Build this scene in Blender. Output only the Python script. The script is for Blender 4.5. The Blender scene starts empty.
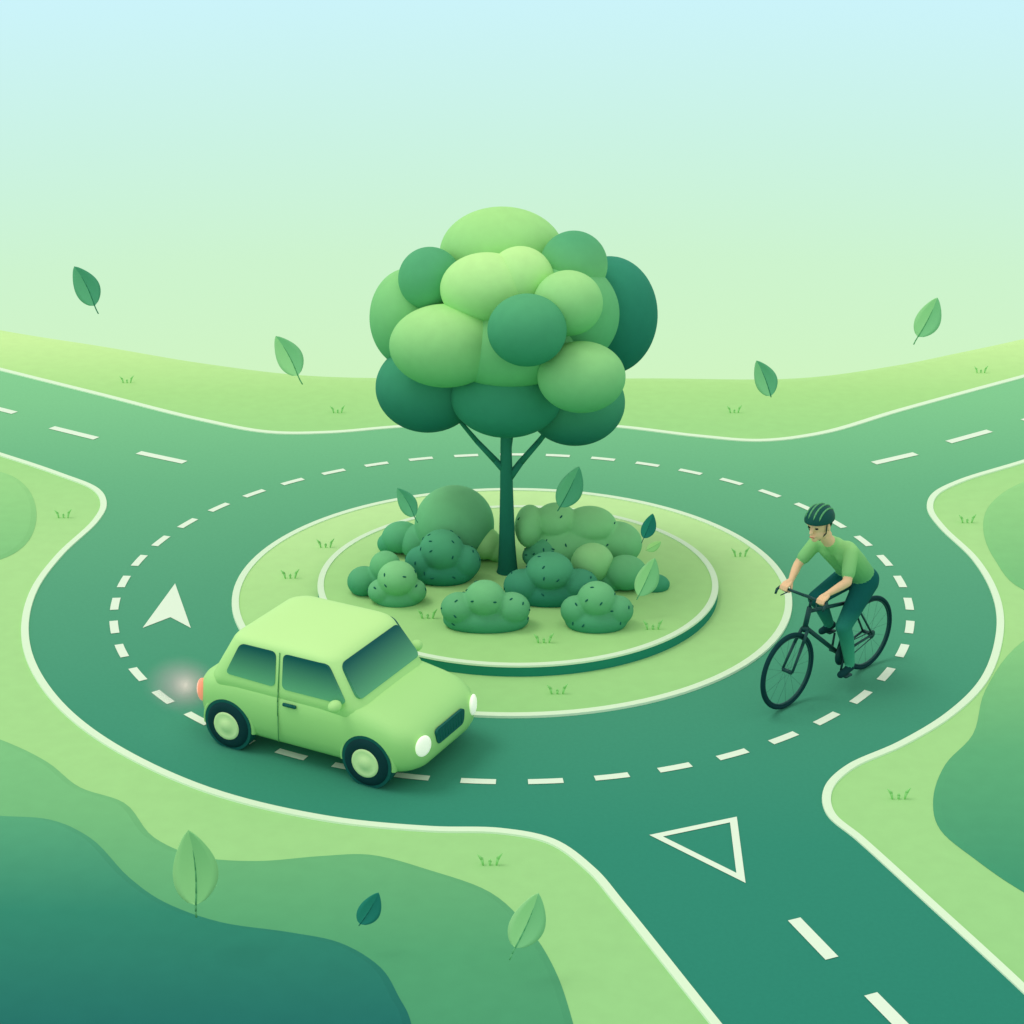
import bpy, bmesh, math, random
from math import sin, cos, pi, radians, sqrt
from mathutils import Vector, Matrix
from mathutils.geometry import tessellate_polygon

scene = bpy.context.scene
random.seed(7)
L = (0.96, 0.96, 0.95)   # mean daylight level on open ground, used to turn seen colour into albedo

def lin(c, alb=True, k=1.0):
    o = []
    for i, v in enumerate(c):
        v = v / 255.0
        v = v / 12.92 if v <= 0.04045 else ((v + 0.055) / 1.055) ** 2.4
        if alb: v = v / (L[i] * k)
        o.append(min(v, 0.93))
    return (o[0], o[1], o[2], 1.0)

# ------------------------------------------------------------------ materials
def base_mat(name, rough=0.85, spec=0.15):
    m = bpy.data.materials.new(name); m.use_nodes = True
    b = m.node_tree.nodes["Principled BSDF"]
    b.inputs["Roughness"].default_value = rough
    b.inputs["Specular IOR Level"].default_value = spec
    return m, m.node_tree, b

def mottle(nt, colsock, b, scale, amt):
    """fine natural colour variation on top of a colour"""
    if amt <= 0:
        nt.links.new(colsock, b.inputs["Base Color"]); return
    tc = nt.nodes.new("ShaderNodeNewGeometry")
    n = nt.nodes.new("ShaderNodeTexNoise"); n.inputs["Scale"].default_value = scale
    n.inputs["Detail"].default_value = 2
    nt.links.new(tc.outputs["Position"], n.inputs["Vector"])
    mr = nt.nodes.new("ShaderNodeMapRange")
    mr.inputs["From Min"].default_value = 0.3; mr.inputs["From Max"].default_value = 0.7
    mr.inputs["To Min"].default_value = 1 - amt; mr.inputs["To Max"].default_value = 1 + amt
    nt.links.new(n.outputs["Fac"], mr.inputs["Value"])
    vm = nt.nodes.new("ShaderNodeVectorMath"); vm.operation = 'SCALE'
    nt.links.new(colsock, vm.inputs[0]); nt.links.new(mr.outputs["Result"], vm.inputs["Scale"])
    nt.links.new(vm.outputs["Vector"], b.inputs["Base Color"])

def mat_flat(name, c, rough=0.85, spec=0.15, amt=0.0, scale=12, k=1.0):
    m, nt, b = base_mat(name, rough, spec)
    r = nt.nodes.new("ShaderNodeRGB"); r.outputs[0].default_value = lin(c, True, k)
    mottle(nt, r.outputs[0], b, scale, amt)
    return m

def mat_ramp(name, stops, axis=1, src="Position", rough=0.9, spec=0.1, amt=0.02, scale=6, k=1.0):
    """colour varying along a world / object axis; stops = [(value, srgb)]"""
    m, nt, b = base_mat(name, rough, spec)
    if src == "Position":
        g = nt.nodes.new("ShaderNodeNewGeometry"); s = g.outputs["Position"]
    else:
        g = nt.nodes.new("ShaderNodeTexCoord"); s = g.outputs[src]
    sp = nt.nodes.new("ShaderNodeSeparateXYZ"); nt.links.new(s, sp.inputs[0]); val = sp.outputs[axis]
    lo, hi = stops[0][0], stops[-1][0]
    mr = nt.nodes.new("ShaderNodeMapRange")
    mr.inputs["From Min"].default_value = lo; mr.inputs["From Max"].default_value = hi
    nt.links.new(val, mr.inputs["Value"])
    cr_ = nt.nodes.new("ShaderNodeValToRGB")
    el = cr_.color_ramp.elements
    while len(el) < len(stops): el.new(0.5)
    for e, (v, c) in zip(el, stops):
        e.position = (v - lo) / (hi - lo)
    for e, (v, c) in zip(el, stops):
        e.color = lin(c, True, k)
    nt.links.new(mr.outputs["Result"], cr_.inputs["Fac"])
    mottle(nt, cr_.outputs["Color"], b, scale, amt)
    return m

def desat(c):
    """leaf surfaces lit by neighbouring leaves gain saturation, so start from a slightly greyer pigment"""
    r, g, b = c
    return (r, g, b + (g - b) * .13)

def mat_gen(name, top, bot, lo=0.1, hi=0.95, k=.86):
    return mat_ramp(name, [(lo, desat(bot)), (hi, desat(top))], axis=2, src="Generated", amt=0.025, scale=9, k=k)  # top-to-bottom tones put light and shade into the leaf colour

# ------------------------------------------------------------------ mesh helpers
def obj_from(name, verts, faces, mat=None, parent=None, smooth=False):
    me = bpy.data.meshes.new(name); me.from_pydata([tuple(v) for v in verts], [], faces)
    o = bpy.data.objects.new(name, me); scene.collection.objects.link(o)
    if mat:
        for mm in (mat if isinstance(mat, list) else [mat]): me.materials.append(mm)
    if smooth:
        for p in me.polygons: p.use_smooth = True
    if parent: o.parent = parent
    return o

def obj_bm(name, bm, mat=None, parent=None, smooth=True, recalc=True):
    if recalc: bmesh.ops.recalc_face_normals(bm, faces=bm.faces)
    me = bpy.data.meshes.new(name); bm.to_mesh(me); bm.free()
    o = bpy.data.objects.new(name, me); scene.collection.objects.link(o)
    if mat:
        for mm in (mat if isinstance(mat, list) else [mat]): me.materials.append(mm)
    for p in me.polygons: p.use_smooth = smooth
    if parent: o.parent = parent
    return o

def remesh_obj(name, bm, voxel, smooth_it, parent, mats):
    me = bpy.data.meshes.new(name+"_src"); bmesh.ops.recalc_face_normals(bm, faces=bm.faces); bm.to_mesh(me); bm.free()
    o = bpy.data.objects.new(name, me); scene.collection.objects.link(o)
    r = o.modifiers.new("r", 'REMESH'); r.mode = 'VOXEL'; r.voxel_size = voxel; r.use_smooth_shade = True
    s = o.modifiers.new("s", 'SMOOTH'); s.iterations = smooth_it; s.factor = .5
    bpy.context.view_layer.update()
    dg = bpy.context.evaluated_depsgraph_get()
    nm = bpy.data.meshes.new_from_object(o.evaluated_get(dg)); o.modifiers.clear(); o.data = nm; nm.name = name
    nm.materials.clear()
    for m in mats: nm.materials.append(m)
    for p in nm.polygons: p.use_smooth = True
    o.parent = parent
    return o

def empty(name, loc=(0, 0, 0), rotz=0, scale=1):
    e = bpy.data.objects.new(name, None); scene.collection.objects.link(e)
    e.location = loc; e.rotation_euler = (0, 0, rotz); e.scale = (scale,) * 3
    e.empty_display_size = 0.2
    return e

def cr(pts, n=8, closed=False):
    P = [Vector((p[0], p[1])) for p in pts]; N = len(P); out = []
    rng = N if closed else N - 1
    for i in range(rng):
        if closed: a, b, c, d = P[(i-1) % N], P[i], P[(i+1) % N], P[(i+2) % N]
        else: a, b, c, d = P[max(i-1, 0)], P[i], P[i+1], P[min(i+2, N-1)]
        if (b-a).length < 1e-6: a = b - (c-b) * .5
        if (d-c).length < 1e-6: d = c + (c-b) * .5
        t0 = 0; t1 = t0 + (b-a).length ** .5; t2 = t1 + (c-b).length ** .5; t3 = t2 + (d-c).length ** .5
        for k in range(n):
            t = t1 + (t2-t1) * k / n
            A1 = a*(t1-t)/(t1-t0) + b*(t-t0)/(t1-t0)
            A2 = b*(t2-t)/(t2-t1) + c*(t-t1)/(t2-t1)
            A3 = c*(t3-t)/(t3-t2) + d*(t-t2)/(t3-t2)
            B1 = A1*(t2-t)/(t2-t0) + A2*(t-t0)/(t2-t0)
            B2 = A2*(t3-t)/(t3-t1) + A3*(t-t1)/(t3-t1)
            out.append(B1*(t2-t)/(t2-t1) + B2*(t-t1)/(t2-t1))
    if not closed: out.append(P[-1])
    return out

def sheet(name, pts, z, mat, parent=None):
    v = [Vector((p[0], p[1], z)) for p in pts]
    tris = tessellate_polygon([v])
    fs = []
    for t in tris:
        a, b, c = (v[i] for i in t)
        fs.append(t if (b-a).cross(c-a).z > 0 else (t[0], t[2], t[1]))
    return obj_from(name, v, fs, mat, parent)

def mound(name, pts, z0, z1, mat, inset=0.06):
    """sheet with a soft rounded shoulder standing on the ground"""
    N = len(pts); P = [Vector((p[0], p[1])) for p in pts]
    area = sum(P[i].x*P[(i+1) % N].y - P[(i+1) % N].x*P[i].y for i in range(N))
    sgn = 1 if area > 0 else -1
    ins = []
    for i in range(N):
        d = (P[(i+1) % N] - P[i-1])
        if d.length < 1e-6: d = Vector((1, 0))
        d.normalize(); ins.append(P[i] + Vector((-d.y, d.x)) * inset * sgn)
    v = [Vector((p.x, p.y, z0)) for p in P] + [Vector((p.x, p.y, z1)) for p in ins]
    f = [((i), (i+1) % N, N + (i+1) % N, N + i) if sgn > 0 else ((i+1) % N, i, N+i, N+(i+1) % N) for i in range(N)]
    top = [Vector((p.x, p.y, z1)) for p in ins]
    for t in tessellate_polygon([top]):
        a, b, c = (top[i] for i in t)
        t = t if (b-a).cross(c-a).z > 0 else (t[0], t[2], t[1])
        f.append(tuple(N + i for i in t))
    return obj_from(name, v, f, mat)

def ribbon(name, pts, w, z0, z1, mat, closed=False, parent=None):
    P = [Vector((p[0], p[1])) for p in pts]; N = len(P)
    v = []; f = []
    for i in range(N):
        a = P[(i-1) % N] if (closed or i > 0) else P[i]
        b = P[(i+1) % N] if (closed or i < N-1) else P[i]
        d = (b-a).normalized(); n = Vector((-d.y, d.x)) * w / 2
        l, r = P[i] + n, P[i] - n
        c = 0.006
        v += [(l.x, l.y, z0), (l.x - n.x*c/w, l.y - n.y*c/w, z1), (r.x + n.x*c/w, r.y + n.y*c/w, z1), (r.x, r.y, z0)]
    for i in range(N if closed else N-1):
        j = (i+1) % N
        for k in range(3): f.append((4*i+k, 4*i+k+1, 4*j+k+1, 4*j+k)[::-1])
    return obj_from(name, v, f, mat, parent)

def strips(name, lst, z, mat, parent=None):
    v = []; f = []
    for poly in lst:
        k = len(v); v += [(p[0], p[1], z) for p in poly]
        a, b, c = (Vector(v[k+i]) for i in range(3))
        idx = list(range(k, k+len(poly)))
        f.append(idx if (b-a).cross(c-a).z > 0 else idx[::-1])
    return obj_from(name, v, f, mat, parent)

def add_ellipsoid(bm, c, r, seg=32, rings=20, rot=None, noise=0):
    M = Matrix.Translation(Vector(c)) @ (rot.to_4x4() if rot else Matrix.Identity(4)) @ Matrix.Diagonal((r[0], r[1], r[2], 1))
    return bmesh.ops.create_uvsphere(bm, u_segments=seg, v_segments=rings, radius=1, matrix=M)['verts']

def add_tube(bm, p0, p1, r0, r1, seg=16, caps=True):
    p0, p1 = Vector(p0), Vector(p1); d = p1 - p0
    q = d.to_track_quat('Z', 'Y').to_matrix()
    r = []
    for p, rad in ((p0, r0), (p1, r1)):
        r.append([bm.verts.new(p + q @ Vector((rad*cos(2*pi*i/seg), rad*sin(2*pi*i/seg), 0))) for i in range(seg)])
    for i in range(seg):
        bm.faces.new((r[0][i], r[0][(i+1) % seg], r[1][(i+1) % seg], r[1][i]))
    if caps:
        bm.faces.new(r[0][::-1]); bm.faces.new(r[1])

def add_capsule(bm, p0, p1, r0, r1, seg=16):
    add_tube(bm, p0, p1, r0, r1, seg)
    add_ellipsoid(bm, p0, (r0,)*3, seg, 10); add_ellipsoid(bm, p1, (r1,)*3, seg, 10)

def add_path(bm, pts, rads, seg=10, closed=False):
    for i in range(len(pts)-1):
        add_tube(bm, pts[i], pts[i+1], rads[i], rads[i+1], seg)
        if i: add_ellipsoid(bm, pts[i], (rads[i],)*3, seg, 8)

def add_torus(bm, c, R, r, axis='Y', seg=48, ms=10, a0=0, a1=2*pi, flat=1.0):
    full = abs(a1-a0-2*pi) < 1e-6
    n = seg if full else seg+1; rows = []
    for i in range(n):
        a = a0 + (a1-a0)*i/seg; row = []
        for j in range(ms):
            b = 2*pi*j/ms
            rr = R + r*cos(b); h = r*sin(b)*flat
            row.append(bm.verts.new(Vector(c) + Vector((rr*cos(a), h, rr*sin(a)))))
        rows.append(row)
    for i in range(seg):
        k = (i+1) % n
        for j in range(ms):
            bm.faces.new((rows[i][j], rows[i][(j+1) % ms], rows[k][(j+1) % ms], rows[k][j]))

# ------------------------------------------------------------------ colours
M_white = mat_flat("white_paint", (228, 255, 222), rough=0.7)
M_kerb  = mat_flat("pale_kerb_stone", (222, 252, 212), rough=0.8)
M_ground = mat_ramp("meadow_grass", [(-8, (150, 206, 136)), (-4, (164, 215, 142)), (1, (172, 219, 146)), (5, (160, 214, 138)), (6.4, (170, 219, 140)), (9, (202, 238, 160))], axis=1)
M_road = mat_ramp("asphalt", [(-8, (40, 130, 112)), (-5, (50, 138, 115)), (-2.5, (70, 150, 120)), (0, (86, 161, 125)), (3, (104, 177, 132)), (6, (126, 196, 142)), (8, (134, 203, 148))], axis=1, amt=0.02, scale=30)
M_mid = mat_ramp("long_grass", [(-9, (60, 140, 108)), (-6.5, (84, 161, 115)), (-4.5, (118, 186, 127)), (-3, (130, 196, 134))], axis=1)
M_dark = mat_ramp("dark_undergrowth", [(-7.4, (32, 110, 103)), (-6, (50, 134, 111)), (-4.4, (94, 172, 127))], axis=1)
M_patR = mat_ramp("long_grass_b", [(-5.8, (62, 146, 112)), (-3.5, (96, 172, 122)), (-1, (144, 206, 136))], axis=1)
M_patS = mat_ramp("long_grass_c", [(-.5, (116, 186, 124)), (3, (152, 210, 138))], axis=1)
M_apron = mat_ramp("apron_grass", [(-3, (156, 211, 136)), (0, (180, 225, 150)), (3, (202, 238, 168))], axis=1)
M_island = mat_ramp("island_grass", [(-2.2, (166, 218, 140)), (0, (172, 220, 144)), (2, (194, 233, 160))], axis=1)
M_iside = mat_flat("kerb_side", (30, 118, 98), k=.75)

# ------------------------------------------------------------------ ground (one sheet with the brow of the hill falling away)
S = lambda s: [tuple(float(a)/100 for a in q.split(',')) for q in s.split(';')]
C = S("-756,928;-592,846;-436,764;-290,708;-166,694;11,690;188,694;392,694;540,754;636,812;744,881")
C = [(-30, 26), (-12, 12.0)] + C + [(12, 12.1), (30, 26)]
crest = cr(C, 8)
offs = [(0, 0), (.25, -.04), (.6, -.2), (1.2, -.7), (3, -2.6), (9, -9), (30, -34), (80, -95)]
v = []; f = []
n = len(crest)
for d, z in offs:
    for p in crest: v.append((p.x, p.y + d, z))
for k in range(len(offs)-1):
    for i in range(n-1):
        f.append((k*n+i, k*n+i+1, (k+1)*n+i+1, (k+1)*n+i))
b0 = len(v)
for p in crest: v.append((p.x, -30, 0))
for i in range(n-1): f.append((b0+i, b0+i+1, i+1, i))
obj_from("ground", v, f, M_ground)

T = S("-710,745;-549,633;-400,529;-304,479;-229,479;-155,498;-79,514;10,522;131,502;235,464;308,448;387,475;504,566;702,713")
LL = S("-623,397;-535,327;-483,278;-464,230;-463,178;-481,83;-487,-9;-474,-105;-444,-193;-392,-283;-324,-359;-239,-423;-145,-463;-65,-478;-9,-481;30,-496;60,-537;80,-584;136,-727")
RR = S("617,372;525,304;487,261;472,214;474,160;490,70;490,-21;475,-105;435,-213;388,-283;334,-338;284,-378;260,-415;256,-455;273,-493;305,-571;353,-690")
T = cr([(-14, 12.3)] + T + [(14, 12.2)], 8)
LL = cr([(-14, 9.6)] + LL + [(3.7, -13.2)], 8)
RR = cr([(14, 9.5)] + RR + [(5.9, -13.2)], 8)
roadpoly = T + RR + LL[::-1]
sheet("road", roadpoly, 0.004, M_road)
kerbs = empty("road_kerb")
ribbon("kerb_back", T, 0.09, 0.0, 0.016, M_kerb, parent=kerbs)
ribbon("kerb_near", LL, 0.076, 0.0, 0.016, M_kerb, parent=kerbs)
ribbon("kerb_side", RR, 0.076, 0.0, 0.016, M_kerb, parent=kerbs)

# layered meadow growth
MM = S("-443,-328;-393,-368;-356,-411;-315,-436;-281,-490;-241,-518;-195,-524;-148,-517;-110,-515;-63,-537;-16,-568;13,-617;30,-666;41,-727")
mid = cr([(-9, -1.2), (-6, -2.4)] + MM + [(.6, -9), (.7, -12)], 6) + [Vector((-12, -12)), Vector((-12, -1))]
mound("tall_grass_bank", mid, 0.002, 0.02, M_mid)
DD = S("-410,-460;-368,-466;-331,-493;-289,-551;-257,-584;-212,-610;-160,-623;-123,-636;-92,-666;-77,-701;-68,-727")
dk = cr([(-9, -4.4), (-5.5, -4.5)] + DD + [(-.5, -9), (-.5, -11.5)], 6) + [Vector((-11.5, -11.5)), Vector((-11.5, -4.6))]
mound("dark_undergrowth_bank", dk, 0.022, 0.045, M_dark)
PR = S("493,-128;431,-234;400,-320;365,-373;343,-431;339,-478;357,-522;383,-568")
mound("tall_grass_bank.001", cr(PR + [(4.6, -6.6), (7, -7.5), (9, -5), (8.5, -1.5), (6.2, -.2)], 6, True), 0.002, 0.02, M_patR)
PS = S("600,304;543,230;518,154;511,70;522,-9")
mound("tall_grass_bank.002", cr(PS + [(6, -.6), (8.5, -.2), (9, 3), (7.2, 3.7)], 6, True), 0.002, 0.02, M_patS)
PL = S("-609,338;-569,294;-533,199;-525,111;-542,70")
mound("tall_grass_bank.003", cr(PL + [(-6.2, .3), (-8, .8), (-8.2, 2.8), (-7, 3.6)], 6, True), 0.002, 0.02, M_patS)

# ------------------------------------------------------------------ painted markings
def arcq(a, da, R, w, cx=0, cy=0, n=4):
    o = [(cx+(R+w/2)*cos(a-da+2*da*i/n), cy+(R+w/2)*sin(a-da+2*da*i/n)) for i in range(n+1)]
    return o + [(cx+(R-w/2)*cos(a+da-2*da*i/n), cy+(R-w/2)*sin(a+da-2*da*i/n)) for i in range(n+1)]
marks = empty("road_markings")
st = radians(8)
strips("circle_dashes", [arcq(radians(-90+4.0)+st*k, st*.262, 4.0, .082, 0, -.03) for k in range(45)], 0.009, M_white, marks)
def dash(a, b, w):
    a, b = Vector(a), Vector(b); d = (b-a).normalized(); nn = Vector((-d.y, d.x))*w/2
    return [a+nn, b+nn, b-nn, a-nn]
strips("lane_dashes", [dash((-6.95, 5.9), (-6.44, 5.56), .11), dash((-5.83, 4.98), (-5.18, 4.56), .11), dash((-4.56, 4.04), (-3.94, 3.69), .11),
    dash((-8.3, 6.95), (-7.7, 6.5), .11),
    dash((4.35, 3.66), (4.92, 4.0), .11), dash((5.41, 4.42), (6.02, 4.85), .11), dash((6.55, 5.25), (7.2, 5.72), .11),
    dash((2.06, -6.04), (2.26, -6.53), .105), dash((2.46, -6.95), (2.69, -7.5), .105), dash((2.86, -7.9), (3.1, -8.5), .105)], 0.009, M_white, marks)
strips("direction_arrow", [[(-3.46, .06), (-3.37, -.77), (-3.60, -1.02)], [(-3.46, .06), (-3.13, -1.02), (-3.37, -.77)]], 0.009, M_white, marks)
A, B, Cc = Vector((1.08, -4.87)), Vector((1.80, -4.59)), Vector((1.76, -5.56))
la, lb, lc = (B-Cc).length, (A-Cc).length, (A-B).length; per = la+lb+lc
I = (A*la+B*lb+Cc*lc)/per; ar = abs((B-A).cross(Cc-A))/2; rin = 2*ar/per; kf = (rin-.06)/rin
ai, bi, ci = (I+(q-I)*kf for q in (A, B, Cc))
strips("give_way_triangle", [[A, B, bi, ai], [B, Cc, ci, bi], [Cc, A, ai, ci]], 0.009, M_white, marks)

# ------------------------------------------------------------------ central island
def circ(R, cx=0, cy=0, n=128): return [Vector((cx+R*cos(2*pi*i/n), cy+R*sin(2*pi*i/n))) for i in range(n)]
isl = empty("roundabout_island")
AY = -.06
sheet("apron", circ(2.80, 0, AY), 0.016, M_apron, isl)
ribbon("apron_edge", circ(2.80, 0, AY), 0.076, 0.0, 0.026, M_kerb, True, isl)
IX, IY, IR = .06, -.07, 2.03
n = 128; v = []; f = []
for z, r in ((.012, IR), (.118, IR)):
    v += [(IX+r*cos(2*pi*i/n), IY+r*sin(2*pi*i/n), z) for i in range(n)]
f = [(i, (i+1) % n, n+(i+1) % n, n+i) for i in range(n)]
obj_from("kerb_wall", v, f, M_iside, isl, True)
ribbon("kerb_top", circ(IR-.03, IX, IY), 0.068, 0.112, 0.130, M_kerb, True, isl)
sheet("island_lawn", circ(IR-.03, IX, IY), 0.122, M_island, isl)

# ------------------------------------------------------------------ tree
M_trunk = mat_ramp("bark", [(.1, (20, 88, 76)), (1.6, (38, 112, 90))], axis=2, k=.75)
tree = empty("tree", (-.05, .10, .12))
bm = bmesh.new()
tp = [(0, 0, -.02, .115), (.005, 0, .06, .100), (.0, 0, .3, .084), (-.005, 0, .9, .066), (-.01, 0, 1.4, .056), (-.01, 0, 2.4, .03)]
seg = 20; rows = []
for i in range(len(tp)):
    x, y, z, r = tp[i]
    rows.append([bm.verts.new((x+r*cos(2*pi*j/seg), y+r*sin(2*pi*j/seg), z)) for j in range(seg)])
for i in range(len(rows)-1):
    for j in range(seg): bm.faces.new((rows[i][j], rows[i][(j+1) % seg], rows[i+1][(j+1) % seg], rows[i+1][j]))
add_path(bm, [(0, 0, 1.0), (.14, -.0, 1.2), (.32, -.0, 1.42), (.6, .0, 1.8)], [.042, .034, .028, .015])
add_path(bm, [(0, 0, 1.08), (-.12, -.0, 1.22), (-.30, -.0, 1.42), (-.6, .0, 1.8)], [.038, .032, .026, .014])
add_path(bm, [(0, 0, 1.2), (.05, .15, 1.5), (.1, .4, 1.9)], [.03, .024, .015])
obj_bm("trunk", bm, M_trunk, tree)
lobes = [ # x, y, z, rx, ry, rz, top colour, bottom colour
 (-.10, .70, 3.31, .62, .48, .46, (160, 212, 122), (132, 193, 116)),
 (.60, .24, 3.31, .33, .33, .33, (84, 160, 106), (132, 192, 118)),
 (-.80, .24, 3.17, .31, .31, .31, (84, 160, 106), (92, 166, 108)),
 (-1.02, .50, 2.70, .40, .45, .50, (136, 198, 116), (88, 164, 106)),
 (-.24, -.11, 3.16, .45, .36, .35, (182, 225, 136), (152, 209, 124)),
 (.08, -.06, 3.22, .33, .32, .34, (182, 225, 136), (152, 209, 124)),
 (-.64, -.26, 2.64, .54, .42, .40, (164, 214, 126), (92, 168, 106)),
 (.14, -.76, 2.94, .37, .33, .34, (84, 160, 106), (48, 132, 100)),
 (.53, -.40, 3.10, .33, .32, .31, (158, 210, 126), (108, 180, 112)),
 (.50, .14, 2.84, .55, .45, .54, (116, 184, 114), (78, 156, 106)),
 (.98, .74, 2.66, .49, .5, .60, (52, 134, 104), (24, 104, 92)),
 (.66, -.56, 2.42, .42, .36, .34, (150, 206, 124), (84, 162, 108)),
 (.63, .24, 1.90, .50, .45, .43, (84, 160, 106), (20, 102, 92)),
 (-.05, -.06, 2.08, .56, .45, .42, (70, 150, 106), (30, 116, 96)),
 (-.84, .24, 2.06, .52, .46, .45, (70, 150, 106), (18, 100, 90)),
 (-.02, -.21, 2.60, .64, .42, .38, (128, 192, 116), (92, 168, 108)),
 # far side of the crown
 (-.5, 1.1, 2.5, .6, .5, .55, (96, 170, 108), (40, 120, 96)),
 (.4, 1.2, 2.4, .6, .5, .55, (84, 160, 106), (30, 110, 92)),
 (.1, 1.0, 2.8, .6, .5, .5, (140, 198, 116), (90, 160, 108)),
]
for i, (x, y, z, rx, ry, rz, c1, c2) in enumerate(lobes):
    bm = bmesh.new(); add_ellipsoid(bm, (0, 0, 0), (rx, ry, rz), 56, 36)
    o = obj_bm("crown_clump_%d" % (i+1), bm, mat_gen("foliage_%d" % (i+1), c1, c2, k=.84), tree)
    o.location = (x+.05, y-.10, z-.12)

# ------------------------------------------------------------------ bushes
M_fleck = mat_flat("fleck", (18, 88, 76), k=.8)
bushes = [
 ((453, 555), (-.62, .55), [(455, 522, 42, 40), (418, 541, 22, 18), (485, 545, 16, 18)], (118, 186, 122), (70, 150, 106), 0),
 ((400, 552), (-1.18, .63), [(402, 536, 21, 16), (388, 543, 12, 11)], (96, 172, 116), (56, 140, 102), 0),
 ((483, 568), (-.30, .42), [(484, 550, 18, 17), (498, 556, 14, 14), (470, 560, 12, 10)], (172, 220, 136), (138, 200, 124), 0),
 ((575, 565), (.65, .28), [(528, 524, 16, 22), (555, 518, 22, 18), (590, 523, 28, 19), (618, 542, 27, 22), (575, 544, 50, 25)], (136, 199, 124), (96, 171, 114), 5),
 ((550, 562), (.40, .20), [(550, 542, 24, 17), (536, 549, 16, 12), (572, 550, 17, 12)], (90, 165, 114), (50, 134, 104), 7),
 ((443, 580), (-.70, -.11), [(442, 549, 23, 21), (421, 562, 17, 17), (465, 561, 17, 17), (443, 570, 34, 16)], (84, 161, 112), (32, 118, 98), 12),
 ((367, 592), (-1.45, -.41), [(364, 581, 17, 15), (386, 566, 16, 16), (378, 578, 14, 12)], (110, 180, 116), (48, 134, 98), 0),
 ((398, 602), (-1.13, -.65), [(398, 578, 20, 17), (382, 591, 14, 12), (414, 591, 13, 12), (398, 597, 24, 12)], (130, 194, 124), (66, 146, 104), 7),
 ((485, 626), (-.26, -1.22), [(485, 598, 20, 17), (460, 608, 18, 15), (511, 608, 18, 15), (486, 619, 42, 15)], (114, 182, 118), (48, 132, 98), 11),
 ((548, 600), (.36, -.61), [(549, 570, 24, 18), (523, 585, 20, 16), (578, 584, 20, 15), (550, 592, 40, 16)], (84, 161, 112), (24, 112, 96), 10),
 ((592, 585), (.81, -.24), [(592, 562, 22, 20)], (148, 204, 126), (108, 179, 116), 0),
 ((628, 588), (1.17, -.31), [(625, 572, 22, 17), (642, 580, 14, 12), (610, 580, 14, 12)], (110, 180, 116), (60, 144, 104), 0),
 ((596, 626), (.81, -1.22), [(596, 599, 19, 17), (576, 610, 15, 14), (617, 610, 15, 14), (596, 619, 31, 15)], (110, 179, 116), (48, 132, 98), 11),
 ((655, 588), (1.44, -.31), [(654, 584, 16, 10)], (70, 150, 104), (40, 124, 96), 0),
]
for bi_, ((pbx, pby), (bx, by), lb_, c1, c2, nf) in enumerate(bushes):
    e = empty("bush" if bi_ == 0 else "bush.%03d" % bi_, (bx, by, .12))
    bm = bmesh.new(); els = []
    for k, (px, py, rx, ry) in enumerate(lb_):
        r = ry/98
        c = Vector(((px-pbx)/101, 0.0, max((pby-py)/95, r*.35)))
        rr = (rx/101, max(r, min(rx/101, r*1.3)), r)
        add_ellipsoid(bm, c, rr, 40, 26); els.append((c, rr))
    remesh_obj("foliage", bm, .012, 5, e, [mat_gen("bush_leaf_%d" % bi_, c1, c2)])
    if nf:
        fb = bmesh.new(); placed = []; tries = 0
        while len(placed) < nf*2 and tries < 4000:
            tries += 1
            c, rr = random.choice(els)
            a = random.uniform(0, 2*pi); h = random.uniform(-.1, .9)
            d = Vector((cos(a)*sqrt(1-h*h), sin(a)*sqrt(1-h*h), h))
            p = c + Vector((d.x*rr[0], d.y*rr[1], d.z*rr[2]))
            if p.z < .06 or any((p-q).length < .09 for q in placed): continue
            if any(sum(((p[i]-c2_[i])/r2[i])**2 for i in range(3)) < .97 for c2_, r2 in els): continue
            placed.append(p.copy())
            nrm = Vector((d.x/rr[0], d.y/rr[1], d.z/rr[2])).normalized()
            rot = nrm.to_track_quat('Z', 'Y').to_matrix() @ Matrix.Rotation(random.uniform(0, pi), 3, 'Z')
            add_ellipsoid(fb, p, (.021, .009, .007), 8, 6, rot)
        obj_bm("leaf_flecks", fb, M_fleck, e)

# ------------------------------------------------------------------ grass tufts
tufts = [(-5.23, 6.86), (-2.26, 5.58), (2.88, 5.58), (6.47, 7.31), (-5.01, 1.9), (5.05, 1.75), (-2.29, .17), (2.42, .75), (.41, -2.45), (-.17, -5.3), (3.15, -4.3), (-.82, -1.05), (1.35, -1.3), (-1.61, -2.24), (-2.0, 1.0), (1.2, .95), (.2, 1.2), (.3, -1.6)]
bm = bmesh.new()
for (x, y) in tufts:
    onisl = (x-IX)**2+(y-IY)**2 < 1.9**2; onap = x*x+y*y < 2.7**2
    z = .122 if onisl else (.016 if onap else 0)
    for dx, tx, h in ((-.050, -.045, .09), (0, .004, .05), (.050, .045, .10)):
        p0 = Vector((x+dx, y, z)); p2 = Vector((x+dx+tx, y+.01, z+h)); p1 = (p0+p2)/2+Vector((-tx*.25, 0, .008))
        add_tube(bm, p0, p1, .006, .014, 6); add_tube(bm, p1, p2, .014, .003, 6)
obj_bm("grass_tufts", bm, mat_flat("tuft", (128, 188, 112), k=.7))

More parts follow.
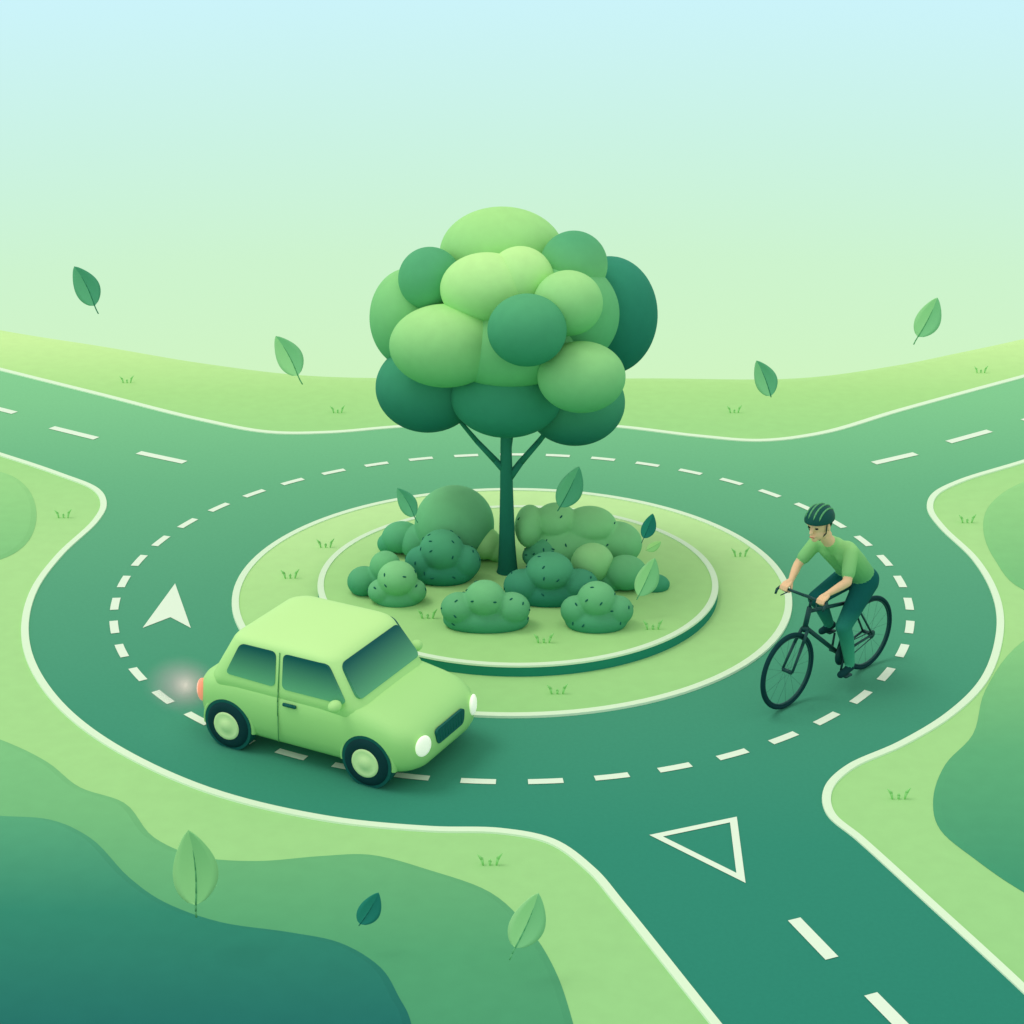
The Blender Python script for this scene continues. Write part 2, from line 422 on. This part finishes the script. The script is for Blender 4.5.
# ------------------------------------------------------------------ drifting leaves
def leaf(i, loc, size, roll, cA, cB, cV, stem=.25, tilt=0.15, yaw=0.0):
    n = 18; v = []; f = []
    cols = 7
    for a in range(n+1):
        t = a/n
        w = .31*(sin(pi*t**.85))**.75*(1-.15*t)
        for b in range(cols):
            s = b/(cols-1)*2-1
            v.append((s*w + .04*sin(pi*t), .07*abs(s)*w/.29*-1 + .05*sin(pi*t), t-.5))
    mi = []
    for a in range(n):
        for b in range(cols-1):
            f.append((a*cols+b, a*cols+b+1, (a+1)*cols+b+1, (a+1)*cols+b)); mi.append(0 if b < (cols-1)//2 else 1)
    e = bpy.data.objects.new("leaf" if i == 0 else "leaf.%03d" % i, None); scene.collection.objects.link(e)
    e.location = loc; e.scale = (size,)*3; e.rotation_euler = (tilt, roll, yaw)
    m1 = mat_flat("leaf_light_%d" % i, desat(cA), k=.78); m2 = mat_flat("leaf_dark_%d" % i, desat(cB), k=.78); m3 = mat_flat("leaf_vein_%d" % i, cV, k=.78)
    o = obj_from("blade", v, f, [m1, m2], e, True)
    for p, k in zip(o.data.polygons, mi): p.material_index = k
    so = o.modifiers.new("thick", 'SOLIDIFY'); so.thickness = .012; so.offset = 0
    bm = bmesh.new()
    pts = [Vector((.04*sin(pi*t)+(0 if t >= 0 else .1*t*t*4), .05*sin(pi*max(t, 0))-.004, t-.5)) for t in (-stem, -stem*.5, 0, .15, .3, .45, .6, .72)]
    add_path(bm, pts, [.014, .014, .014, .013, .012, .010, .008, .004], 8)
    obj_bm("stem", bm, m3, e)
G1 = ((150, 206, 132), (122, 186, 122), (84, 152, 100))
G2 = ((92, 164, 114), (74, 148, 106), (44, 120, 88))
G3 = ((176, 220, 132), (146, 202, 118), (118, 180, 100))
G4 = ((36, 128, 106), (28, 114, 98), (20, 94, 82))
leaves = [
 ((-4.12, 0, 3.16), .42, radians(-24), G2, .2), ((-2.20, 0, 2.46), .44, radians(-27), G1, .22), ((4.03, 0, 2.85), .42, radians(24), G1, .2),
 ((2.47, 0, 2.23), .38, radians(-22), (G1[1], G2[0], G2[2]), .03), ((-2.22, -6.5, .73), .54, radians(-2), ((146, 204, 124), (130, 192, 116), G1[2]), .16), ((-1.0, -6.5, .40), .27, radians(28), G4, .05),
 ((.10, -6.8, .5), .42, radians(22), (G1[0], G1[1], G2[0]), .22), ((.56, -.5, 1.28), .44, radians(28), G2, .1), ((-1.05, -.3, 1.04), .33, radians(-35), G2, .2),
 ((1.34, -.5, .87), .26, radians(24), G4, .2), ((1.40, -.5, .66), .17, radians(60), G3, .05), ((1.30, -1, .54), .40, radians(26), (G1[0], G1[1], G2[0]), .1)]
for i, (loc, s, r, g, stm) in enumerate(leaves):
    leaf(i, loc, s, r, g[0], g[1], g[2], stm, tilt=-.25, yaw=random.uniform(-.2, .2))

# ------------------------------------------------------------------ car
M_body = mat_ramp("car_paint", [(.15, (138, 196, 120)), (.5, (160, 212, 134)), (.85, (176, 222, 144)), (1.05, (188, 229, 152))], axis=2, rough=0.6, spec=0.12, amt=.0, k=.88)  # light and shade put into the paint: paler roof, darker lower sides
M_glass = mat_ramp("car_glass", [(.68, (96, 168, 126)), (.98, (14, 84, 84))], axis=2, rough=0.5, spec=0.12, amt=0, k=.85)  # reflection on the glass put into its colour as a vertical ramp
M_tyre = mat_flat("tyre_rubber", (8, 56, 60), rough=.8)
M_rim = mat_flat("wheel_rim", (188, 232, 158), rough=.5, k=.78)
M_lamp, nt, b = base_mat("head_lamp_glass", .3, .5); b.inputs["Base Color"].default_value = lin((240, 252, 228)); b.inputs["Emission Color"].default_value = (.95, 1, .82, 1); b.inputs["Emission Strength"].default_value = .35
M_tail, nt, b = base_mat("tail_lamp_glass", .3, .5); b.inputs["Base Color"].default_value = lin((244, 140, 108)); b.inputs["Emission Color"].default_value = (1, .36, .22, 1); b.inputs["Emission Strength"].default_value = .4
M_line = mat_flat("panel_gap", (96, 160, 100))
M_grille = mat_flat("grille", (16, 92, 86), rough=.6)
car = empty("car", (-1.53, -3.24, .004), radians(-28.0), .885)
BW = 1.055   # body width factor
def rring(x0, x1, w, rc, n=8):
    w *= BW
    rc = min(rc, w*.98, (x1-x0)/2*.98); o = []
    for cx, cy, a0 in ((x1-rc, w-rc, 0), (x0+rc, w-rc, 90), (x0+rc, -w+rc, 180), (x1-rc, -w+rc, 270)):
        for i in range(n+1):
            a = radians(a0+90*i/n); o.append((cx+rc*cos(a), cy+rc*sin(a)))
    out = []
    for i in range(len(o)):
        p, q = Vector(o[i]), Vector(o[(i+1) % len(o)]); out.append(p)
        if (i+1) % (n+1) == 0:
            for k in range(1, 8): out.append(p.lerp(q, k/8))
    return out
def loft(bm, rings, zf):
    rows = []
    for z, x0, x1, w, rc in rings:
        rows.append([bm.verts.new((p.x, p.y, zf(p.x, z))) for p in rring(x0, x1, w, rc)])
    m = len(rows[0])
    for i in range(len(rows)-1):
        for j in range(m): bm.faces.new((rows[i][j], rows[i][(j+1) % m], rows[i+1][(j+1) % m], rows[i+1][j]))
    bm.faces.new(rows[0][::-1]); bm.faces.new(rows[-1])
bm = bmesh.new()
def hood(x, z):
    f = max(0, (z-.2)/.55)
    return z - .15*max(0, min(1, (x-.3)/.98))**1.4*f - .07*max(0, min(1, (-x-.7)/.5))**1.5*f
loft(bm, [(.15, -1.05, 1.14, .50, .2), (.17, -1.12, 1.20, .56, .25), (.22, -1.18, 1.26, .60, .27), (.32, -1.21, 1.295, .625, .27), (.45, -1.22, 1.30, .635, .27), (.56, -1.21, 1.29, .635, .27),
          (.65, -1.195, 1.265, .625, .26), (.71, -1.16, 1.22, .60, .25), (.755, -1.09, 1.14, .56, .24), (.78, -.98, .98, .48, .2), (.79, -.6, .6, .2, .1)], hood)
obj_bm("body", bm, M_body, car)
ZT = 1.12; ZB = .74
bm = bmesh.new()
cab = [(.60, -1.10, .76, .620, .2), (ZB, -1.02, .69, .612, .2), (ZT, -.80, .43, .560, .18), (1.15, -.775, .40, .545, .18), (1.172, -.73, .35, .515, .17), (1.188, -.65, .27, .46, .16), (1.198, -.52, .14, .36, .13), (1.202, -.3, -.1, .08, .05)]
loft(bm, cab, lambda x, z: z)
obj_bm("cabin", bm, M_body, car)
def cabw(z): t = (z-ZB)/(ZT-ZB); return (.612-.052*t)*BW
def cabf(z): t = (z-ZB)/(ZT-ZB); return .69-.26*t
def cabr(z): t = (z-ZB)/(ZT-ZB); return -1.02+.22*t
def rpoly(pts, r, n=6):
    o = []; N = len(pts)
    for i in range(N):
        p = Vector(pts[i]); a = (Vector(pts[i-1])-p); b_ = (Vector(pts[(i+1) % N])-p)
        rr = min(r, a.length*.45, b_.length*.45); A_, B_ = p+a.normalized()*rr, p+b_.normalized()*rr
        for k in range(n+1):
            t = k/n; o.append(A_*(1-t)**2+p*2*t*(1-t)+B_*t*t)
    return o
def panel(name, pts2, mapf, mat, r=.05, th=.006):
    pp = rpoly(pts2, r); N = len(pp)
    v = [mapf(p.x, p.y, th) for p in pp]+[mapf(p.x, p.y, -.02) for p in pp]
    f = [list(range(N))]+[(i, (i+1) % N, N+(i+1) % N, N+i) for i in range(N)]
    bm = bmesh.new(); vs = [bm.verts.new(q) for q in v]
    for q in f: bm.faces.new([vs[k] for k in q])
    return obj_bm(name, bm, mat, car, smooth=False)
for s, nm in ((-1, "right"), (1, "left")):
    mp = lambda x, z, t, s=s: (x, s*(cabw(z)+t), z)
    panel("rear_window_"+nm, [(-.80, .79), (-.23, .775), (-.23, 1.12), (-.64, 1.12)], mp, M_glass, .06)
    panel("front_window_"+nm, [(-.15, .775), (.56, .775), (.34, 1.12), (-.15, 1.12)], mp, M_glass, .06)
    bm = bmesh.new()
    add_path(bm, [(-.19, s*.645*BW, .22), (-.19, s*.642*BW, .5), (-.19, s*.634*BW, .64), (-.19, s*.617*BW, .74), (-.19, s*.562*BW, 1.12)], [.006]*5, 6)
    obj_bm("door_seam_"+nm, bm, M_line, car)
    bm = bmesh.new(); add_capsule(bm, (-.11, s*.642*BW, .635), (.01, s*.642*BW, .635), .018, .018, 10)
    obj_bm("door_handle_"+nm, bm, M_grille, car)
    bm = bmesh.new(); add_ellipsoid(bm, (.50, s*.735, .79), (.06, .075, .055), 24, 16); add_tube(bm, (.50, s*.62, .76), (.50, s*.70, .775), .02, .02, 8)
    obj_bm("mirror_"+nm, bm, M_body, car)
    bm = bmesh.new(); add_ellipsoid(bm, (1.283, s*.47, .45), (.035, .095, .105), 32, 20, Matrix.Rotation(s*.30, 3, 'Z'))
    obj_bm("head_lamp_"+nm, bm, M_lamp, car)
    bm = bmesh.new(); add_ellipsoid(bm, (-1.145, s*.565, .50), (.055, .07, .12), 24, 16, Matrix.Rotation(-s*.6, 3, 'Z'))
    obj_bm("tail_lamp_"+nm, bm, M_tail, car)
panel("windscreen", [(-.55, .80), (.55, .80), (.50, 1.115), (-.50, 1.115)], lambda y, z, t: (cabf(z)+t, y, z+t*.5), M_glass, .07)
panel("rear_screen", [(-.46, .84), (.46, .84), (.42, 1.11), (-.42, 1.11)], lambda y, z, t: (cabr(z)-t, y, z), M_glass, .06)
panel("grille", [(-.25, .36), (.25, .36), (.27, .52), (-.27, .52)], lambda y, z, t: (1.302+t, y, z), M_grille, .06)
M_bar = mat_flat("grille_bar", (30, 110, 94))
bm = bmesh.new()
for k in range(-4, 5): add_tube(bm, (1.309, k*.05, .385), (1.309, k*.05, .495), .003, .003, 6)
obj_bm("grille_bars", bm, M_bar, car)
panel("number_plate", [(-.18, .36), (.18, .36), (.18, .45), (-.18, .45)], lambda y, z, t: (-1.225-t, y, z), M_kerb, .01)
for x, fr in ((-.785, "rear"), (.785, "front")):
    for s, nm in ((-1, "right"), (1, "left")):
        yc = s*.60
        for part, prof, mt in (("tyre", [(.0, .0), (.13, .0), (.155, .010), (.205, .006), (.235, -.012), (.25, -.045), (.25, -.13), (.23, -.155), (0, -.16)], M_tyre),
                               ("rim", [(0, .022), (.05, .022), (.06, .012), (.115, .010), (.140, .016), (.150, -.004)], M_rim)):
            bm = bmesh.new(); rows = []
            for rr, d in prof:
                rows.append([bm.verts.new((x+max(rr, .001)*cos(2*pi*j/40), yc+s*(.09+d), .25+max(rr, .001)*sin(2*pi*j/40))) for j in range(40)])
            for i in range(len(rows)-1):
                for j in range(40): bm.faces.new((rows[i][j], rows[i][(j+1) % 40], rows[i+1][(j+1) % 40], rows[i+1][j]))
            obj_bm("%s_%s_%s" % (part, fr, nm), bm, mt, car)
        bm = bmesh.new(); add_torus(bm, (x, s*.63, .25), .278, .028, a0=radians(-8), a1=radians(188), flat=1.3)
        obj_bm("wheel_arch_%s_%s" % (fr, nm), bm, M_body, car)
        bm = bmesh.new(); add_tube(bm, (x, s*.56, .25), (x, s*.672, .25), .268, .268, 40)
        obj_bm("wheel_well_%s_%s" % (fr, nm), bm, M_grille, car, smooth=False)
gl = bpy.data.lights.new("tail_glow", 'POINT'); gl.energy = 1.6; gl.color = (1, .80, .66); gl.shadow_soft_size = .1
go = bpy.data.objects.new("tail_glow", gl); scene.collection.objects.link(go); go.parent = car; go.location = (-1.40, -.50, .45)
# added ball of pale haze standing in for the tail-lamp glow
m = bpy.data.materials.new("tail_glow_volume"); m.use_nodes = True; nt = m.node_tree; nt.nodes.clear()
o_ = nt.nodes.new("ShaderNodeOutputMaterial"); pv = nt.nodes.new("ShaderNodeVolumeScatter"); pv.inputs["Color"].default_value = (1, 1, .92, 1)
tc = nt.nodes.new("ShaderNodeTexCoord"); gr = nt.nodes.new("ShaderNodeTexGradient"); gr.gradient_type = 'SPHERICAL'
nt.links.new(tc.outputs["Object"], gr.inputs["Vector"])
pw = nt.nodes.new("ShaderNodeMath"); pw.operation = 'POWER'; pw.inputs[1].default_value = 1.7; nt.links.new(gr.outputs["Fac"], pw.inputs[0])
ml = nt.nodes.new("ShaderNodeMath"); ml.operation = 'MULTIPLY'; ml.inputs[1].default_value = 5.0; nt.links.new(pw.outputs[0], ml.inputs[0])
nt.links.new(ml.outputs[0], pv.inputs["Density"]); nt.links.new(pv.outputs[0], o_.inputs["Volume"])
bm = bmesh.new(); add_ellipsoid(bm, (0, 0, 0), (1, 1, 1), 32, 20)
o = obj_bm("tail_glow_haze", bm, m, car); o.location = (-1.42, -.52, .46); o.scale = (.46, .36, .30)

# ------------------------------------------------------------------ bicycle + cyclist  (x forward, y left, z up; origin = rear wheel contact)
ANG = math.atan2(-.80, -.85)
M_frame = mat_flat("bicycle_frame", (14, 68, 68), rough=.5, spec=.3)
bike = empty("bicycle", (3.29, -1.89, .006), ANG)
WB = 1.167; WR = .36
for x, nm in ((0, "rear"), (WB, "front")):
    bm = bmesh.new(); add_torus(bm, (x, 0, WR), WR-.021, .021, seg=64, ms=10)
    obj_bm(nm+"_tyre", bm, M_tyre, bike)
    bm = bmesh.new(); add_torus(bm, (x, 0, WR), WR-.045, .009, seg=64, ms=8, flat=1.4)
    add_tube(bm, (x, -.05, WR), (x, .05, WR), .018, .018, 12)
    for k in range(16):
        a = 2*pi*k/16; s = 1 if k % 2 else -1
        add_tube(bm, (x, s*.03, WR), (x+(WR-.045)*cos(a), 0, WR+(WR-.045)*sin(a)), .0009, .0009, 5)
    obj_bm(nm+"_wheel", bm, M_frame, bike)
bm = bmesh.new()
BBp = (.44, 0, .30); ST = (.25, 0, .80); HT = (.90, 0, .90); HB = (.95, 0, .72)
add_tube(bm, BBp, ST, .019, .018); add_tube(bm, (.265, 0, .76), (.905, 0, .86), .018, .018); add_tube(bm, BBp, HB, .022, .021)
add_tube(bm, HT, HB, .024, .024); add_tube(bm, ST, (.21, 0, .91), .013, .013)
for s in (-1, 1):
    add_tube(bm, (0, s*.055, WR), (.41, s*.03, .30), .011, .012); add_tube(bm, (0, s*.055, WR), (.262, s*.02, .76), .010, .010)
    add_path(bm, [(.95, s*.03, .70), (1.03, s*.045, .58), (WB, s*.055, WR)], [.017, .015, .011], 10)
add_tube(bm, (.93, 0, .705), (.97, 0, .705), .035, .03); add_tube(bm, HT, (.885, 0, .96), .014, .014)
add_path(bm, [(.885, 0, .96), (.93, 0, 1.01), (1.0, 0, 1.045)], [.015, .015, .015])
obj_bm("frame", bm, M_frame, bike)
bm = bmesh.new()
add_path(bm, [(1.0, -.26, 1.045), (1.0, 0, 1.045), (1.0, .26, 1.045)], [.013]*3, 12)
for s in (-1, 1):
    add_path(bm, [(1.0, s*.26, 1.045), (1.04, s*.265, 1.03), (1.06, s*.265, .99)], [.013, .012, .010], 10)
    add_tube(bm, (1.02, s*.16, 1.03), (1.07, s*.2, 1.0), .006, .005, 8)
obj_bm("handlebar", bm, M_frame, bike)
bm = bmesh.new(); add_ellipsoid(bm, (.16, 0, .925), (.10, .07, .028), 24, 14); add_ellipsoid(bm, (.27, 0, .925), (.09, .028, .022), 24, 14)
obj_bm("saddle", bm, M_tyre, bike)
bm = bmesh.new()
add_tube(bm, (.44, .045, .30), (.44, .052, .30), .095, .095, 32); add_torus(bm, (.44, .05, .30), .098, .006, seg=40, ms=6)
add_tube(bm, (.44, -.09, .30), (.44, .09, .30), .014, .014)
NP, FP = (.475, .13, .135), (.41, -.13, .465)
add_tube(bm, (.44, .07, .30), (NP[0], .07, NP[2]), .012, .01); add_tube(bm, (.44, -.07, .30), (FP[0], -.07, FP[2]), .012, .01)
for P_, s in ((NP, 1), (FP, -1)):
    bmesh.ops.create_cube(bm, size=1, matrix=Matrix.Translation((P_[0], P_[1], P_[2])) @ Matrix.Diagonal((.09, .08, .018, 1)))
add_tube(bm, (.44, .05, .395), (0, .05, WR+.035), .005, .005, 6); add_tube(bm, (.44, .05, .205), (0, .05, WR-.035), .005, .005, 6)
add_tube(bm, (0, .045, WR), (0, .055, WR), .04, .04, 20)
obj_bm("crankset", bm, M_frame, bike)

# ---- cyclist
cyc = empty("cyclist", (3.29, -1.89, .006), ANG)
M_skin = mat_flat("skin", (240, 184, 146), amt=0, k=.85); M_shirt = mat_ramp("shirt", [(.95, (84, 160, 108)), (1.45, (146, 204, 130))], axis=2, amt=0, k=.92)
M_trou = mat_ramp("trousers", [(.2, (64, 152, 118)), (.6, (40, 122, 104)), (.8, (16, 84, 82))], axis=2, amt=0, k=.8)
M_shoe = mat_flat("shoe", (10, 60, 62)); M_hair = mat_flat("hair", (22, 60, 54)); M_helm = mat_flat("helmet", (14, 80, 74), rough=.5)
M_helm2 = mat_flat("helmet_vent", (96, 168, 114)); M_strap = mat_flat("strap", (16, 64, 62)); M_eye = mat_flat("eye", (20, 40, 38)); M_lip = mat_flat("lip", (196, 118, 96))
MATS = [M_skin, M_shirt, M_trou, M_shoe]
segs = []
def sg(p0, p1, r0, r1, m): segs.append((Vector(p0), Vector(p1), r0, r1, m))
sg((.20, -.085, .985), (.20, .085, .985), .118, .118, 2)
sg((.24, -.06, 1.04), (.38, -.07, 1.19), .114, .114, 1); sg((.24, .06, 1.04), (.38, .07, 1.19), .114, .114, 1)
sg((.38, -.07, 1.19), (.54, -.09, 1.345), .114, .108, 1); sg((.38, .07, 1.19), (.54, .09, 1.345), .114, .108, 1)
sg((.58, -.15, 1.39), (.58, .15, 1.39), .075, .075, 1)
sg((.58, 0, 1.39), (.67, 0, 1.455), .085, .06, 1)
sg((.67, 0, 1.455), (.76, 0, 1.545), .058, .055, 0)
for s, knee, ank, toe, heel in ((1, (.54, .115, .63), (.42, .125, .235), (.56, .135, .165), (.40, .13, .19)), (-1, (.66, -.12, .87), (.44, -.125, .56), (.52, -.135, .495), (.37, -.13, .515))):
    hp = (.21, s*.095, .97)
    sg(hp, knee, .114, .074, 2)
    kv, av = Vector(knee), Vector(ank); calf = kv.lerp(av, .32) + Vector((-.018, 0, 0))
    sg(kv, calf, .072, .068, 2); sg(calf, av, .068, .048, 2)
    sg(heel, toe, .036, .034, 3); sg(av, Vector(heel)+Vector((.02, 0, .01)), .038, .036, 3)
for s in (1, -1):
    S0 = Vector((.60, s*.185, 1.395)); E = Vector((.75, s*.275, 1.18)); W = Vector((.925, s*.205, 1.10))
    m_ = S0.lerp(E, .70)
    sg(S0, m_, .068, .060, 1); sg(m_, E, .045, .041, 0); sg(E, E.lerp(W, .35), .041, .040, 0); sg(E.lerp(W, .35), W, .040, .027, 0)
bm = bmesh.new()
for p0, p1, r0, r1, m in segs: add_capsule(bm, p0, p1, r0, r1, 16)
body = remesh_obj("body", bm, .011, 5, cyc, MATS)
for p in body.data.polygons:
    c = p.center; best = 9; mi = 0
    for p0, p1, r0, r1, m in segs:
        d = p1-p0; t = max(0, min(1, (c-p0).dot(d)/d.length_squared)); dd = (c-(p0+d*t)).length-(r0+(r1-r0)*t)
        if dd < best: best = dd; mi = m
    p.material_index = mi
for s, nm in ((1, "left"), (-1, "right")):
    bm = bmesh.new()
    W = Vector((.925, s*.205, 1.10)); vc = s*.205
    add_capsule(bm, W, (.955, vc, 1.092), .027, .027, 12)
    for k, ln in enumerate((.92, 1.0, .95, .8)):
        vy = vc - s*(.033-.022*k)
        add_capsule(bm, (.945, vc-s*(.02-.0133*k), 1.092), (.985, vy, 1.080), .017, .014, 10)
        add_capsule(bm, (.985, vy, 1.080), (1.018, vy, 1.068), .0115, .0105, 10)
        add_capsule(bm, (1.018, vy, 1.068), (1.029, vy, 1.068-.030*ln), .0105, .0095, 10)
        add_capsule(bm, (1.029, vy, 1.068-.030*ln), (1.008, vy, 1.068-.048*ln), .0095, .0085, 10)
    add_capsule(bm, (.945, vc-s*.022, 1.085), (.970, vc-s*.045, 1.062), .015, .012, 10)
    add_capsule(bm, (.970, vc-s*.045, 1.062), (.980, vc-s*.050, 1.030), .012, .010, 10)
    add_capsule(bm, (.980, vc-s*.050, 1.030), (1.003, vc-s*.045, 1.022), .010, .0085, 10)
    remesh_obj("hand_"+nm, bm, .004, 2, cyc, [M_skin])
he = bpy.data.objects.new("head", None); scene.collection.objects.link(he); he.parent = cyc
he.location = (.835, 0, 1.675); he.rotation_euler = (0, radians(10), radians(6)); he.scale = (1.14,)*3
bm = bmesh.new()
add_ellipsoid(bm, (0, 0, .02), (.100, .078, .105)); add_ellipsoid(bm, (.025, 0, -.055), (.072, .060, .068))
add_capsule(bm, (.075, 0, -.095), (.06, 0, -.09), .026, .03)
add_capsule(bm, (.098, 0, .015), (.118, 0, -.025), .012, .016); add_ellipsoid(bm, (.102, 0, -.062), (.014, .026, .010))
add_capsule(bm, (.09, -.045, .032), (.09, .045, .032), .012, .012)
for s in (-1, 1): add_ellipsoid(bm, (-.005, s*.08, -.015), (.020, .010, .032))
add_capsule(bm, (-.02, 0, -.06), (-.07, 0, -.14), .055, .055)
remesh_obj("skull", bm, .006, 4, he, [M_skin])
bm = bmesh.new()
for s in (-1, 1): add_ellipsoid(bm, (.090, s*.032, .008), (.010, .014, .008), 14, 10)
obj_bm("eyes", bm, M_eye, he)
bm = bmesh.new(); add_ellipsoid(bm, (.112, 0, -.064), (.008, .024, .005), 14, 10); obj_bm("mouth", bm, M_lip, he)
bm = bmesh.new(); add_ellipsoid(bm, (-.035, 0, .015), (.080, .084, .085), 28, 18); add_ellipsoid(bm, (.005, 0, .05), (.09, .083, .06), 28, 18)
obj_bm("hair", bm, M_hair, he)
bm = bmesh.new()
add_ellipsoid(bm, (-.005, 0, .045), (.138, .108, .108), 40, 26)
geom = bm.verts[:]+bm.edges[:]+bm.faces[:]
bmesh.ops.bisect_plane(bm, geom=geom, plane_co=(0, 0, .038), plane_no=(.12, 0, -1), clear_outer=True)
o = obj_bm("helmet", bm, M_helm, he); sm = o.modifiers.new("t", 'SOLIDIFY'); sm.thickness = .012; sm.offset = -1
bm = bmesh.new()
for s in (-.062, -.022, .022, .062):
    pts = []
    for k in range(9):
        a = radians(28+124*k/8); q = sqrt(max(0, 1-(s/.108)**2))
        pts.append((-.005+.139*q*cos(a), s, .045+.109*q*sin(a)))
    add_path(bm, pts, [.002]+[.007]*7+[.002], 8)
obj_bm("helmet_vents", bm, M_helm2, he)
bm = bmesh.new()
for s in (-1, 1): add_path(bm, [(.03, s*.088, .03), (.03, s*.075, -.05), (.045, s*.02, -.118)], [.005]*3, 8)
obj_bm("chin_strap", bm, M_strap, he)

# ------------------------------------------------------------------ light, sky
SE, SA = radians(64), radians(172)
sd = Vector((cos(SE)*cos(SA), cos(SE)*sin(SA), sin(SE)))
sun = bpy.data.lights.new("sun", 'SUN'); sun.energy = .8; sun.angle = radians(24); sun.color = (1, .96, .88)
so = bpy.data.objects.new("sun", sun); scene.collection.objects.link(so)
so.rotation_euler = sd.to_track_quat('Z', 'Y').to_euler(); so.location = (0, 0, 10)
w = bpy.data.worlds.new("World"); scene.world = w; w.use_nodes = True
nt = w.node_tree; nt.nodes.clear()
out = nt.nodes.new("ShaderNodeOutputWorld"); add = nt.nodes.new("ShaderNodeAddShader")
bg1 = nt.nodes.new("ShaderNodeBackground"); bg2 = nt.nodes.new("ShaderNodeBackground")
sky = nt.nodes.new("ShaderNodeTexSky"); sky.sky_type = 'NISHITA'; sky.sun_disc = False
sky.sun_elevation = SE; sky.sun_rotation = pi/2 - SA
nt.links.new(sky.outputs[0], bg1.inputs[0]); bg1.inputs[1].default_value = .03
tc = nt.nodes.new("ShaderNodeTexCoord"); sp = nt.nodes.new("ShaderNodeSeparateXYZ"); nt.links.new(tc.outputs["Generated"], sp.inputs[0])
mr = nt.nodes.new("ShaderNodeMapRange"); mr.inputs["From Min"].default_value = -.40; mr.inputs["From Max"].default_value = .40
nt.links.new(sp.outputs[2], mr.inputs["Value"])
rp = nt.nodes.new("ShaderNodeValToRGB"); el = rp.color_ramp.elements
stops = [(-.40, (210, 246, 190)), (-.302, (208, 245, 194)), (-.24, (204, 243, 206)), (-.18, (200, 241, 226)), (-.113, (198, 240, 250)), (-.02, (196, 236, 250)), (.4, (220, 222, 206))]
while len(el) < len(stops): el.new(.5)
for e, (z, c) in zip(el, stops): e.position = (z+.4)/.8
for e, (z, c) in zip(el, stops): e.color = lin(c, False)
nt.links.new(mr.outputs["Result"], rp.inputs["Fac"]); nt.links.new(rp.outputs["Color"], bg2.inputs[0])
nt.links.new(bg1.outputs[0], add.inputs[0]); nt.links.new(bg2.outputs[0], add.inputs[1]); nt.links.new(add.outputs[0], out.inputs["Surface"])

cam = bpy.data.cameras.new("camera"); co = bpy.data.objects.new("camera", cam); scene.collection.objects.link(co)
cam.sensor_width = 36; cam.lens = 18/math.tan(radians(15)); cam.clip_end = 2000
co.location = (0, -17.928, 7.891); co.rotation_euler = (radians(90-21.524), 0, 0)
scene.camera = co
scene.view_settings.view_transform = 'Standard'; scene.view_settings.look = 'None'; scene.view_settings.exposure = 0
